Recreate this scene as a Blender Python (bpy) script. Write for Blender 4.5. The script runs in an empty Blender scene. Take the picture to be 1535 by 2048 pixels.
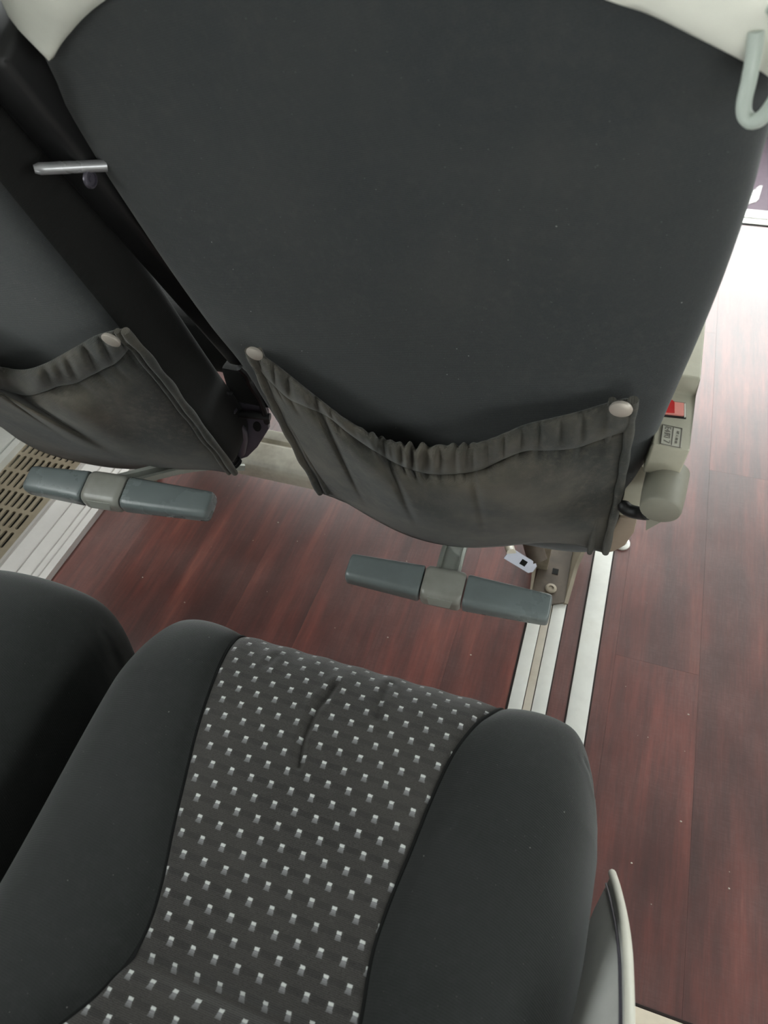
import bpy, bmesh, math, random
import numpy as np
from mathutils import Matrix, Vector

random.seed(7); rng = np.random.default_rng(7)
SC = bpy.context.scene
COL = SC.collection

# ------------------------------------------------------------------ camera
IW, IH, FPX = 1535.0, 2048.0, 1380.0
CX, CY, CAMH = IW / 2, IH / 2, 1.0
_y = np.array([1500 - CX, -685 - CY, FPX]); _y /= np.linalg.norm(_y)
_x = -np.array([-4457 - CX, -150 - CY, FPX]); _x -= _y * (_x @ _y); _x /= np.linalg.norm(_x)
ROT = np.stack([_x, _y, np.cross(_x, _y)])
CAMPOS = np.array([0, 0, CAMH])
cam = bpy.data.cameras.new('camera'); camo = bpy.data.objects.new('camera', cam); COL.objects.link(camo)
cam.sensor_fit = 'VERTICAL'; cam.sensor_height = 36.0; cam.sensor_width = 36.0
cam.lens = 36.0 * FPX / IH; cam.clip_start = 0.02
camo.matrix_world = Matrix([[ROT[i][0], -ROT[i][1], -ROT[i][2], CAMPOS[i]] for i in range(3)] + [[0, 0, 0, 1]])
cam.dof.use_dof = True; cam.dof.focus_distance = 0.80; cam.dof.aperture_fstop = 9.0
SC.camera = camo

# ------------------------------------------------------------------ light
world = bpy.data.worlds.new('overcast_sky'); SC.world = world; world.use_nodes = True
bg = world.node_tree.nodes['Background']
bg.inputs[0].default_value = (0.95, 1.0, 0.98, 1); bg.inputs[1].default_value = 16.0
SC.view_settings.view_transform = 'Standard'; SC.view_settings.look = 'None'
SC.view_settings.exposure = -0.95; SC.view_settings.gamma = 1.0
SC.view_settings.use_curve_mapping = False

# ------------------------------------------------------------------ geometry helpers
def ray(px, py): return ROT @ np.array([px - CX, py - CY, FPX])
def at(px, py, z=None, y=None, x=None):
    d = ray(px, py)
    t = (z - CAMH) / d[2] if z is not None else (y / d[1] if y is not None else x / d[0])
    return CAMPOS + t * d
class Plane:
    """the rear face of a reclined backrest: x across, s up along it, d out of it towards the row behind"""
    def __init__(s, y0, z0, deg):
        a = math.radians(deg); s.o = np.array([0, y0, z0])
        s.U = np.array([0, -math.sin(a), math.cos(a)]); s.N = np.array([0, -math.cos(a), -math.sin(a)])
    def pt(s, x, t, d=0.0): return s.o + np.array([x, 0, 0]) + t * s.U + d * s.N
    def px(s, p, d=0.0):
        r = ray(*p); o = s.o + d * s.N
        w = CAMPOS + r * (((o - CAMPOS) @ s.N) / (r @ s.N))
        return float(w[0]), float((w - o) @ s.U)
def interp_curve(pts, n):
    """smooth (Catmull-Rom) resample of a polyline by arc length"""
    P = np.array(pts, float); k = len(P)
    if k > 2:
        Q = np.vstack([2 * P[0] - P[1], P, 2 * P[-1] - P[-2]]); out = []
        for i in range(k - 1):
            p0, p1, p2, p3 = Q[i:i + 4]
            for t in np.linspace(0, 1, 12, endpoint=False):
                out.append(0.5 * ((2 * p1) + (-p0 + p2) * t + (2 * p0 - 5 * p1 + 4 * p2 - p3) * t * t + (-p0 + 3 * p1 - 3 * p2 + p3) * t ** 3))
        out.append(P[-1]); P = np.array(out)
    L = np.concatenate([[0], np.cumsum(np.linalg.norm(np.diff(P, axis=0), axis=1))])
    s = np.linspace(0, L[-1], n)
    return np.stack([np.interp(s, L, P[:, j]) for j in range(P.shape[1])], 1)
def sstep(a, b, x):
    t = np.clip((x - a) / (b - a), 0, 1); return t * t * (3 - 2 * t)

def thing(name, loc, label, cat, group=None):
    o = bpy.data.objects.new(name, None); COL.objects.link(o); o.location = loc
    o.empty_display_size = 0.05
    o['label'] = label; o['category'] = cat
    if group: o['group'] = group
    return o
def root_loc(p):
    v = np.zeros(3)
    while p is not None: v += np.array(p.location); p = p.parent
    return v
def mesh(name, verts, faces, mat, parent=None, smooth=40, uv=None, solid=0.0, label=None, kind=None):
    V = np.array(verts, float) - root_loc(parent)
    me = bpy.data.meshes.new(name); me.from_pydata(V.tolist(), [], faces)
    if uv is not None:
        l = me.uv_layers.new(name='UVMap'); idx = np.zeros(len(me.loops), dtype=np.int32); me.loops.foreach_get('vertex_index', idx)
        l.data.foreach_set('uv', np.array(uv, float)[idx].ravel())
    bm = bmesh.new(); bm.from_mesh(me); bmesh.ops.recalc_face_normals(bm, faces=bm.faces); bm.to_mesh(me); bm.free()
    if smooth:
        me.polygons.foreach_set('use_smooth', [True] * len(me.polygons)); me.set_sharp_from_angle(angle=math.radians(smooth))
    me.materials.append(mat)
    o = bpy.data.objects.new(name, me); COL.objects.link(o)
    if parent is not None: o.parent = parent
    if solid:
        m = o.modifiers.new('thickness', 'SOLIDIFY'); m.thickness = solid; m.offset = 0
    if label: o['label'] = label
    if kind: o['kind'] = kind
    return o
def grid_faces(nr, nc, closed=False, off=0):
    F = []
    for r in range(nr - 1):
        for c in range(nc if closed else nc - 1):
            c2 = (c + 1) % nc
            F.append((off + r * nc + c, off + r * nc + c2, off + (r + 1) * nc + c2, off + (r + 1) * nc + c))
    return F
def loft(name, rings, mat, parent=None, caps=True, **k):
    R = np.array(rings, float); nr, nc = R.shape[:2]
    F = grid_faces(nr, nc, True)
    if caps: F += [tuple(range(nc))[::-1], tuple((nr - 1) * nc + i for i in range(nc))]
    return mesh(name, R.reshape(-1, 3), F, mat, parent, **k)
def tube_geo(pts, r, n=10):
    P = np.array(pts, float); T = np.gradient(P, axis=0); T /= np.linalg.norm(T, axis=1)[:, None] + 1e-12
    ref = np.array([0, 0, 1.0]) if abs(T[0][2]) < 0.9 else np.array([1.0, 0, 0])
    a = np.cross(T[0], ref); a /= np.linalg.norm(a); rings = []
    rr = np.full(len(P), r) if np.isscalar(r) else np.array(r)
    for i in range(len(P)):
        a = a - T[i] * (a @ T[i]); a /= np.linalg.norm(a); b = np.cross(T[i], a)
        rings.append([P[i] + rr[i] * (math.cos(q) * a + math.sin(q) * b) for q in np.linspace(0, 2 * math.pi, n, endpoint=False)])
    return rings
def tube(name, pts, r, mat, parent=None, n=10, **k): return loft(name, tube_geo(pts, r, n), mat, parent, **k)
def box(name, c, size, mat, parent=None, bev=0.002, rot=None, seg=2, **k):
    bm = bmesh.new(); bmesh.ops.create_cube(bm, size=1.0)
    for v in bm.verts: v.co = Vector((v.co.x * size[0], v.co.y * size[1], v.co.z * size[2]))
    if bev: bmesh.ops.bevel(bm, geom=list(bm.edges), offset=min(bev, min(size) * .45), segments=seg, affect='EDGES', profile=.6)
    M = rot.to_3x3() if rot is not None else Matrix.Identity(3)
    V = [M @ v.co + Vector(c) for v in bm.verts]; bm.verts.index_update()
    F = [tuple(v.index for v in f.verts) for f in bm.faces]; bm.free()
    return mesh(name, V, F, mat, parent, smooth=35, **k)
def prism(name, poly, axis, a, b, mat, parent=None, bev=0.0, seg=2, **k):
    """polygon in the two axes other than `axis`, extruded from a to b along it"""
    n = len(poly); V = []
    for t in (a, b):
        for p in poly:
            q = list(p); q.insert(axis, t); V.append(q)
    F = [tuple(range(n))[::-1], tuple(range(n, 2 * n))] + [(i, (i + 1) % n, n + (i + 1) % n, n + i) for i in range(n)]
    if bev:
        bm = bmesh.new(); vs = [bm.verts.new(v) for v in V]
        for f in F: bm.faces.new([vs[i] for i in f])
        bmesh.ops.bevel(bm, geom=list(bm.edges), offset=bev, segments=seg, affect='EDGES', profile=.6, clamp_overlap=True)
        bm.verts.index_update(); V = [v.co.copy() for v in bm.verts]; F = [tuple(v.index for v in f.verts) for f in bm.faces]; bm.free()
    return mesh(name, V, F, mat, parent, smooth=35, **k)
def frame_of(zdir, up=(0, 0, 1)):
    z = Vector(zdir).normalized(); x = Vector(up).cross(z)
    if x.length < 1e-4: x = Vector((1, 0, 0))
    x.normalize(); return Matrix((x, z.cross(x), z)).transposed()
def lathe(name, prof, c, axis, mat, parent=None, n=28, **k):
    """profile of (radius, height along axis)"""
    M = np.array(frame_of(axis)); rings = []
    for r, h in prof:
        rings.append([np.array(c) + M @ np.array([r * math.cos(q), r * math.sin(q), h]) for q in np.linspace(0, 2 * math.pi, n, endpoint=False)])
    return loft(name, rings, mat, parent, **k)

def rrect(w, h, r, n=6):
    P = []
    for cx, cy, a0 in ((w / 2 - r, h / 2 - r, 0), (-w / 2 + r, h / 2 - r, 90), (-w / 2 + r, -h / 2 + r, 180), (w / 2 - r, -h / 2 + r, 270)):
        for k in range(n): a = math.radians(a0 + 90 * k / (n - 1)); P.append((cx + r * math.cos(a), cy + r * math.sin(a)))
    return P

# ------------------------------------------------------------------ materials
def lin(c): return tuple(((v / 255) / 12.92 if v / 255 <= .04045 else ((v / 255 + .055) / 1.055) ** 2.4) for v in c)
class NT:
    def __init__(s, m): s.t = m.node_tree; s.n = s.t.nodes
    def new(s, typ, **k):
        n = s.n.new(typ)
        for a, v in k.items(): setattr(n, a, v)
        return n
    def put(s, inp, v):
        if hasattr(v, 'is_output'): s.t.links.new(v, inp)
        elif isinstance(v, (tuple, list)) and len(v) == 3 and inp.type == 'RGBA': inp.default_value = (*v, 1)
        else: inp.default_value = v
    def math(s, op, a, b=None, c=None):
        n = s.new('ShaderNodeMath', operation=op); s.put(n.inputs[0], a)
        if b is not None: s.put(n.inputs[1], b)
        if c is not None: s.put(n.inputs[2], c)
        return n.outputs[0]
    def mix(s, f, a, b, blend='MIX'):
        n = s.new('ShaderNodeMix', data_type='RGBA', blend_type=blend)
        s.put(n.inputs[0], f); s.put(n.inputs[6], a); s.put(n.inputs[7], b); return n.outputs[2]
    def obj(s): return s.new('ShaderNodeTexCoord').outputs['Object']
    def mapped(s, v, scale=(1, 1, 1), loc=(0, 0, 0)):
        n = s.new('ShaderNodeMapping'); s.put(n.inputs[0], v); s.put(n.inputs[1], loc); s.put(n.inputs[3], scale); return n.outputs[0]
    def noise(s, v, scale, detail=3, rough=.55):
        n = s.new('ShaderNodeTexNoise'); s.put(n.inputs['Vector'], v); n.inputs['Scale'].default_value = scale
        n.inputs['Detail'].default_value = detail; n.inputs['Roughness'].default_value = rough; return n.outputs[0]
    def vor(s, v, scale):
        n = s.new('ShaderNodeTexVoronoi'); s.put(n.inputs['Vector'], v); n.inputs['Scale'].default_value = scale
        return n.outputs['Distance'], n.outputs['Color']
    def ramp(s, f, stops):
        n = s.new('ShaderNodeValToRGB'); s.put(n.inputs[0], f); e = n.color_ramp.elements
        while len(e) < len(stops): e.new(.5)
        for i, (p, c) in enumerate(stops): e[i].position = p; e[i].color = (*c, 1)
        return n.outputs[0]
    def rng(s, f, a, b, c=0.0, d=1.0):
        n = s.new('ShaderNodeMapRange'); s.put(n.inputs[0], f)
        for i, v in enumerate((a, b, c, d)): n.inputs[1 + i].default_value = v
        return n.outputs[0]
    def sep(s, v):
        n = s.new('ShaderNodeSeparateXYZ'); s.put(n.inputs[0], v); return n.outputs
    def bump(s, h, strength, dist):
        n = s.new('ShaderNodeBump'); s.put(n.inputs['Height'], h); n.inputs['Strength'].default_value = strength
        n.inputs['Distance'].default_value = dist; return n.outputs[0]
def base_mat(name, color=(.5, .5, .5), rough=.5, metal=0.0, spec=.5):
    m = bpy.data.materials.new(name); m.use_nodes = True; t = NT(m); b = t.n['Principled BSDF']
    t.put(b.inputs['Base Color'], color); b.inputs['Roughness'].default_value = rough
    b.inputs['Metallic'].default_value = metal; b.inputs['Specular IOR Level'].default_value = spec
    return m, t, b
def plastic(name, rgb, rough=.45, var=.12, scale=40, bump=.08, metal=0.0, dirt=None, dirt_amt=.35, spec=.5):
    m, t, b = base_mat(name, lin(rgb), rough, metal, spec); v = t.obj(); c = lin(rgb)
    n1 = t.noise(v, scale, 4); n2 = t.noise(v, 9, 5, .65)
    col = t.mix(t.rng(n1, .3, .7), tuple(x * (1 - var) for x in c), tuple(min(1, x * (1 + var)) for x in c))
    if dirt: col = t.mix(t.rng(n2, .5, .72, 0, dirt_amt), col, lin(dirt))
    t.put(b.inputs['Base Color'], col)
    t.put(b.inputs['Roughness'], t.rng(n2, .3, .7, rough - .07, rough + .1))
    if bump: t.put(b.inputs['Normal'], t.bump(t.noise(v, 900, 2), bump, .0006))
    return m
def fabric(name, rgb, rib=(0, 1, -1), period=.0017, rib_amt=.25, lint=.5, sheen=.35, worn=None, bump=.25, wear=.35):
    m, t, b = base_mat(name, lin(rgb), .92, 0, .25); v = t.obj(); c = lin(rgb)
    s = t.sep(v); ph = t.math('ADD', t.math('MULTIPLY', s[0], rib[0]), t.math('ADD', t.math('MULTIPLY', s[1], rib[1]), t.math('MULTIPLY', s[2], rib[2])))
    wob = t.math('MULTIPLY', t.noise(v, 60, 2), .0012)
    r = t.math('SINE', t.math('MULTIPLY', t.math('ADD', ph, wob), 2 * math.pi / period))
    fuzz = t.noise(v, 1300, 2); big = t.noise(v, 7, 5, .6)
    f = t.math('ADD', t.math('MULTIPLY', r, rib_amt * .5), t.rng(fuzz, .3, .7, -.35, .35))
    col = t.mix(t.math('ADD', .5, f), tuple(x * .72 for x in c), tuple(x * 1.3 for x in c))
    col = t.mix(t.rng(big, .42, .68, 0, wear), col, lin(worn) if worn else tuple(x * 1.35 for x in c))
    col = t.mix(t.math('MULTIPLY', t.rng(t.noise(v, 110, 5, .75), .48, .72, 0, .55), t.rng(t.noise(v, 5, 3), .35, .6, .15, 1.0)), col, lin(worn) if worn else tuple(x * 1.6 for x in c))
    d, rc = t.vor(v, 95); rs = t.sep(rc)
    k = t.math('MULTIPLY', t.math('LESS_THAN', d, .05), t.math('GREATER_THAN', rs[0], .90))
    d2, rc2 = t.vor(v, 330); k2 = t.math('MULTIPLY', t.math('LESS_THAN', d2, .12), t.math('GREATER_THAN', t.sep(rc2)[1], .94))
    k = t.math('MULTIPLY', t.math('MAXIMUM', k, t.math('MULTIPLY', k2, .35)), lint)
    col = t.mix(k, col, (.4, .4, .38))
    t.put(b.inputs['Base Color'], col)
    b.inputs['Sheen Weight'].default_value = sheen; b.inputs['Sheen Roughness'].default_value = .45
    b.inputs['Sheen Tint'].default_value = (.8, .82, .82, 1)
    t.put(b.inputs['Normal'], t.bump(t.math('ADD', t.math('MULTIPLY', r, .5), fuzz), bump, .0006))
    return m
def insert_mat():
    m, t, b = base_mat('patterned_insert_cloth', (.05, .05, .05), .93, 0, .2)
    uv = t.new('ShaderNodeUVMap'); uv.uv_map = 'UVMap'; s = t.sep(uv.outputs[0])
    v3 = t.obj(); jit = t.math('MULTIPLY', t.math('SUBTRACT', t.noise(v3, 700, 1), .5), .0012)
    U = t.math('ADD', s[0], jit); V = t.math('ADD', s[1], t.math('MULTIPLY', jit, .6))
    rv = t.math('DIVIDE', V, .0137); row = t.math('FLOOR', rv)
    fu = t.math('FRACT', t.math('ADD', t.math('ADD', t.math('DIVIDE', U, .018), 50.0), t.math('MULTIPLY', t.math('FLOORED_MODULO', row, 2.0), .5)))
    fu = t.math('ABSOLUTE', t.math('SUBTRACT', fu, .5)); fv = t.math('FRACT', rv)
    def band(lo, hi): return t.math('MULTIPLY', t.math('GREATER_THAN', fv, lo), t.math('LESS_THAN', fv, hi))
    tip = t.math('MULTIPLY', band(.58, .73), t.math('LESS_THAN', fu, .105))
    body = t.math('MULTIPLY', band(.28, .60), t.math('LESS_THAN', fu, t.rng(fv, .28, .6, .135, .095)))
    body = t.math('MULTIPLY', body, t.rng(fv, .26, .5, .35, 1.0))
    rib = t.math('SINE', t.math('MULTIPLY', V, 2 * math.pi / .00125))
    fz = t.noise(v3, 1200, 2)
    base = t.mix(t.math('ADD', .5, t.math('ADD', t.math('MULTIPLY', rib, .22), t.rng(fz, .3, .7, -.3, .3))), lin((34, 32, 31)), lin((70, 68, 65)))
    dash = t.math('MULTIPLY', band(.42, .74), t.math('GREATER_THAN', fu, .2))
    base = t.mix(t.math('MULTIPLY', dash, .38), base, lin((28, 27, 27)))
    base = t.mix(t.rng(t.noise(v3, 9, 4), .45, .7, 0, .3), base, lin((74, 72, 68)))
    col = t.mix(t.math('MULTIPLY', body, .85), base, lin((132, 132, 134))); col = t.mix(tip, col, lin((190, 193, 190)))
    t.put(b.inputs['Base Color'], col)
    b.inputs['Sheen Weight'].default_value = .25; b.inputs['Sheen Roughness'].default_value = .5
    t.put(b.inputs['Normal'], t.bump(t.math('ADD', t.math('MULTIPLY', rib, .5), t.math('MULTIPLY', t.math('MAXIMUM', tip, body), 1.2)), .35, .0006))
    return m
def wood_mat():
    m, t, b = base_mat('mahogany_plank', (.1, .03, .03), .4, 0, .6)
    oi = t.new('ShaderNodeObjectInfo'); r = oi.outputs['Random']
    w = t.new('ShaderNodeNewGeometry').outputs['Position']
    off = t.new('ShaderNodeCombineXYZ'); t.put(off.inputs[0], t.math('MULTIPLY', r, 3.0)); t.put(off.inputs[1], t.math('MULTIPLY', r, 7.3))
    add = t.new('ShaderNodeVectorMath', operation='ADD'); t.put(add.inputs[0], w); t.put(add.inputs[1], off.outputs[0]); v = add.outputs[0]
    g1 = t.noise(t.mapped(v, (16, 1.6, 1)), 1.6, 6, .65)
    g2 = t.noise(t.mapped(v, (170, 7, 1)), 1.0, 4, .6)
    g3 = t.noise(t.mapped(v, (5, 1.8, 1)), 1.3, 3, .5)
    col = t.ramp(g1, [(.25, lin((40, 18, 16))), (.42, lin((80, 36, 31))), (.58, lin((113, 54, 45))), (.75, lin((144, 80, 65)))])
    col = t.mix(t.rng(g2, .35, .7, 0, .45), col, lin((46, 20, 19)), 'MIX')
    col = t.mix(t.rng(g3, .40, .70, 0, .75), col, lin((46, 22, 21)))
    d, _ = t.vor(t.mapped(v, (5.2, 2.6, 1)), 1.0)
    col = t.mix(t.rng(d, .05, .17, .75, 0), col, lin((30, 18, 20)))
    br = t.rng(r, 0, 1, .95, 1.25); hs = t.new('ShaderNodeHueSaturation'); t.put(hs.inputs['Color'], col); t.put(hs.inputs['Value'], br)
    dust = t.noise(w, 5.5, 5, .7)
    sc = t.noise(t.mapped(w, (60, 500, 1)), 1, 3); sc2 = t.noise(t.mapped(w, (420, 50, 1)), 1, 3)
    dd = t.math('MULTIPLY', t.rng(dust, .35, .7, .05, .25), t.rng(t.math('MULTIPLY', sc, sc2), .2, .34, .55, 1.0))
    t.put(b.inputs['Base Color'], t.mix(dd, hs.outputs[0], lin((140, 112, 108))))
    b.inputs['Coat Weight'].default_value = .6; b.inputs['Coat Roughness'].default_value = .42; b.inputs['Coat IOR'].default_value = 1.55
    t.put(b.inputs['Roughness'], t.rng(t.math('ADD', t.math('MULTIPLY', dust, .6), t.math('MULTIPLY', sc, .4)), .3, .7, .27, .42))
    t.put(b.inputs['Normal'], t.bump(t.math('ADD', t.math('MULTIPLY', g2, .6), t.math('MULTIPLY', t.math('ADD', sc, sc2), .4)), .16, .0008))
    return m

M_WOOD = wood_mat()
M_SUB = plastic('floor_joint_dark', (34, 22, 20), .8)
M_BACK = fabric('charcoal_back_cloth', (41, 44, 45), (0.25, .3, -1), .0016, .3, .6, .3, (60, 60, 58))
M_BACKD = fabric('black_side_cloth', (25, 25, 24), (0, .3, -1), .0016, .2, .1, .06)
M_POCK = fabric('pocket_twill', (52, 53, 50), (.8, .3, -1), .0014, .5, .25, .2, (98, 92, 82), .4, .85)
M_BOL = fabric('black_bolster_cloth', (34, 36, 35), (.12, 1, -.4), .0019, .35, .4, .3, (46, 47, 47))
M_INS = insert_mat()
M_PIPE = fabric('black_piping', (20, 21, 21), (1, 1, 0), .002, .2, 0, .1)
M_SHELL = plastic('warm_grey_plastic', (214, 214, 203), .42, .04, 50, .05)
M_HANDLE = plastic('pale_green_grey_plastic', (166, 174, 166), .35, .05, 50, .04)
M_ARM = plastic('sage_grey_plastic', (170, 167, 150), .5, .05, 60, .12, dirt=(140, 120, 100), dirt_amt=.25)
M_ARMB = plastic('taupe_plastic', (150, 134, 118), .5, .08, 40, .1, dirt=(110, 90, 76), dirt_amt=.3)
M_KNOB = plastic('olive_grey_knob', (128, 126, 114), .5, .06, 50, .06, dirt=(110, 104, 94), dirt_amt=.3)
M_PAD = plastic('slate_footrest_plastic', (104, 112, 112), .28, .06, 30, .06, dirt=(70, 68, 64), dirt_amt=.3)
M_HUB = plastic('scuffed_footrest_hub', (134, 134, 127), .3, .08, 40, .06, dirt=(84, 74, 66), dirt_amt=.5)
M_ARMBAR = plastic('painted_steel_arm', (160, 164, 156), .38, .06, 30, .05, .35, dirt=(120, 108, 96), dirt_amt=.4)
M_BEAM = plastic('aged_aluminium_beam', (232, 226, 210), .3, .06, 25, .05, .0, dirt=(120, 96, 70), dirt_amt=.55)
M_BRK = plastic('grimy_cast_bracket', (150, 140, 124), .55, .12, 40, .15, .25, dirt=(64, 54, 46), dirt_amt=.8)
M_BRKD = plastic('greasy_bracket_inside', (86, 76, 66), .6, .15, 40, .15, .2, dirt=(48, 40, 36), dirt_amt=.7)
M_ZINC = plastic('zinc_plate', (186, 190, 204), .35, .05, 40, .04, .6)
M_DARKM = plastic('dark_hinge_steel', (96, 92, 102), .32, .1, 40, .1, .5)
M_BLACKP = plastic('black_plastic', (20, 20, 21), .5, .1, 40, .06)
M_HOLE = plastic('hole_black', (6, 6, 6), .9, 0, 40, 0)
M_ALU = plastic('white_aluminium_strip', (226, 226, 220), .34, .03, 60, .05, .35, dirt=(190, 184, 170), dirt_amt=.3)
M_ALUIN = plastic('beige_rail_insert', (178, 170, 156), .5, .06, 60, .1, 0, dirt=(140, 126, 108), dirt_amt=.5)
M_CREAM = plastic('cream_step_edging', (222, 210, 190), .45, .05, 60, .05, dirt=(150, 140, 128), dirt_amt=.35)
M_HEAT = plastic('silver_convector_panel', (196, 192, 188), .38, .03, 60, .04, .3)
M_GRIL = plastic('beige_convector_grille', (158, 146, 126), .45, .06, 40, .06, .1, dirt=(110, 94, 74), dirt_amt=.5)
M_WALL = plastic('grey_wall_lining', (96, 90, 82), .7, .05, 30, .1)
M_CEIL = plastic('pale_ceiling_lining', (96, 96, 94), .8, .03, 30, .05)
M_MAUVE = plastic('mauve_entrance_lining', (112, 98, 108), .55, .06, 20, .05)
M_PURP = plastic('dark_plum_lining', (84, 66, 80), .6, .06, 20, .05)
M_SNAP = plastic('brushed_snap_metal', (176, 168, 158), .42, .06, 60, .0, .35)
M_SIDE = plastic('mid_grey_side_cover', (172, 172, 168), .5, .04, 60, .06)
M_RIM = plastic('light_grey_rim', (198, 196, 184), .45, .04, 60, .04)
M_RED = plastic('red_release_button', (200, 30, 34), .35, .06, 40, .02)
M_REDP = plastic('faded_pink_button', (232, 150, 140), .45, .04, 40, .02)
M_LABEL = plastic('moulded_label', (170, 168, 154), .45, .04, 60, .02)
M_INK = plastic('dark_print', (104, 100, 92), .6, 0, 40, 0)
M_PAPER = plastic('white_paper', (236, 234, 230), .7, .02, 40, 0)
M_GREYINK = plastic('grey_print', (150, 148, 150), .7, 0, 40, 0)
M_BAR = plastic('satin_metal_bar', (176, 176, 178), .28, .04, 40, .02, .6)
M_THREAD = plastic('pale_thread', (150, 148, 142), .8, .1, 40, 0)
M_CRUMB = plastic('pale_lint', (190, 182, 170), .9, .1, 40, 0)

# ------------------------------------------------------------------ the bus shell
def struct(o): o['kind'] = 'structure'; return o
floor = struct(box('floor', (0.05, 0.75, -.0175), (2.6, 2.68, .015), M_SUB, bev=0))
PW, GAP = .125, .0002
x = -1.0; ci = 0
plank_meshes = {}
while x < 1.30:
    y = -.55 - random.random() * .8
    if .14 < x + PW / 2 < .36: y = .6 - .9 * 2 + (0.0 if ci % 2 else -.45)
    while y < 2.05:
        L = .9; y0, y1 = max(y, -.55), min(y + L, 2.025); y += L
        if y1 - y0 < .03: continue
        key = round(y1 - y0, 3)
        if key not in plank_meshes:
            o = box('plank', (0, 0, 0), (PW - GAP, y1 - y0 - GAP, .010), M_WOOD, floor, bev=0); plank_meshes[key] = o.data
            o.data.transform(Matrix.Translation(Vector(root_loc(floor))))
        else:
            o = bpy.data.objects.new('plank', plank_meshes[key]); COL.objects.link(o); o.parent = floor
        o.location = (x + PW / 2, (y0 + y1) / 2, -.005)
    x += PW; ci += 1
lower = struct(box('floor_entrance', (.45, 3.0, -.30), (2.0, 1.7, .02), M_MAUVE, bev=0))
struct(box('wall_step_riser', (.45, 2.13, -.155), (2.0, .03, .27), M_MAUVE, bev=0))
struct(box('wall_entrance', (1.0, 2.75, .0), (.03, 1.2, .6), M_PURP, bev=0))
XL, XR, YB, YF, ZC = -1.16, 1.5, -2.6, 3.4, 1.95
WL0, WL1, WR0, WR1 = .85, 1.50, 1.02, 1.46          # window sills and heads, left and right
for nm, sx, z0, z1 in (('left', XL - .03, WL0, WL1), ('right', XR + .03, WR0, WR1)):
    struct(box('wall_' + nm, (sx, (YB + YF) / 2, (z0 - .35) / 2), (.06, YF - YB, z0 + .35), M_WALL, bev=0))
    struct(box('wall_' + nm + '_upper', (sx, (YB + YF) / 2, (z1 + ZC) / 2), (.06, YF - YB, ZC - z1), M_CEIL, bev=0))
struct(box('wall_rear', ((XL + XR) / 2, YB - .03, .825), (XR - XL, .06, 2.25), M_WALL, bev=0))
struct(box('wall_front', ((XL + XR) / 2, YF + .03, .0), (XR - XL, .06, .60), M_WALL, bev=0))
struct(box('ceiling', ((XL + XR) / 2, (YB + YF) / 2, ZC + .03), (XR - XL, YF - YB, .06), M_CEIL, bev=0))
for i, yy in enumerate((-2.3, -.75, 1.0, 2.4)):
    for sx, nm in ((XL - .03, 'left'), (XR + .03, 'right')):
        struct(box('trim_%d' % (10 + 2 * i + (nm == 'right')), (sx, yy, 1.2), (.05, .09, .92), M_WALL, bev=.004))

# floor strips
def strip(name, x0, x1, y0, y1, z0, z1, m, **k): return box(name, ((x0 + x1) / 2, (y0 + y1) / 2, (z0 + z1) / 2), (x1 - x0, y1 - y0, z1 - z0), m, bev=.0012, **k)
t1 = struct(strip('trim_1', .068, .098, -.5, 2.02, .0002, .0035, M_ALU))
for xx in (.0665, .0995): strip('sealant', xx - .0008, xx + .0012, -.5, 2.02, .0001, .0012, M_SUB, parent=t1)
rail = thing('seat_rail', (0, 0, 0), 'white aluminium seat rail with beige channel insert, running under the front aisle seat', 'rail')
strip('flange', -.018, .0025, -.5, 2.0, .0002, .0045, M_ALU, parent=rail)
strip('flange', .0165, .0375, -.5, 2.0, .0002, .0045, M_ALU, parent=rail)
strip('channel_insert', .0035, .0155, -.5, 2.0, .0002, .0030, M_ALUIN, parent=rail)
strip('channel_bed', .0020, .0170, -.5, 2.0, .0001, .0010, M_SUB, parent=rail)
strip('sealant', -.0215, -.0185, -.5, 2.0, .0001, .0010, M_SUB, parent=rail)
strip('sealant', .0378, .0395, -.5, 2.0, .0001, .0010, M_SUB, parent=rail)
t2 = struct(strip('trim_2', .10, 1.3, .02, .146, .0002, .005, M_CREAM))
strip('sealant', .10, 1.3, .1462, .150, .0001, .0015, M_SUB, parent=t2)
t3 = struct(strip('trim_3', .08, 1.3, 2.060, 2.106, -.012, .006, M_ALU))
strip('inner_strip', .08, 1.3, 2.030, 2.057, -.012, .004, M_ALU, parent=t3)
strip('sealant', .08, 1.3, 2.0575, 2.0595, -.012, .002, M_HOLE, parent=t3)
strip('sealant', .08, 1.3, 2.0265, 2.0295, -.012, .002, M_HOLE, parent=t3)

# sheet of paper down at the entrance
pc = at(1506, 392, z=-.285)
pap = thing('paper_sheet', tuple(pc), 'white printed sheet lying by the entrance beyond the aisle step', 'paper')
c = [at(*p, z=-.283) for p in ((1488, 408), (1502, 382), (1519, 369), (1525, 369), (1517, 396), (1512, 401))]
prism('sheet', [(p[0], p[1]) for p in c], 2, -.2895, -.287, M_PAPER, pap)
for k in range(3):
    a = at(1500 + 2 * k, 390 - 5 * k, z=-.2868); b2 = at(1514 + 2 * k, 386 - 5 * k, z=-.2868)
    box('print_line', tuple((a + b2) / 2), (float(np.linalg.norm(b2 - a)), .004, .0006), M_GREYINK, pap, bev=0, rot=Matrix.Rotation(math.atan2(b2[1] - a[1], b2[0] - a[0]), 3, 'Z'))

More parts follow.
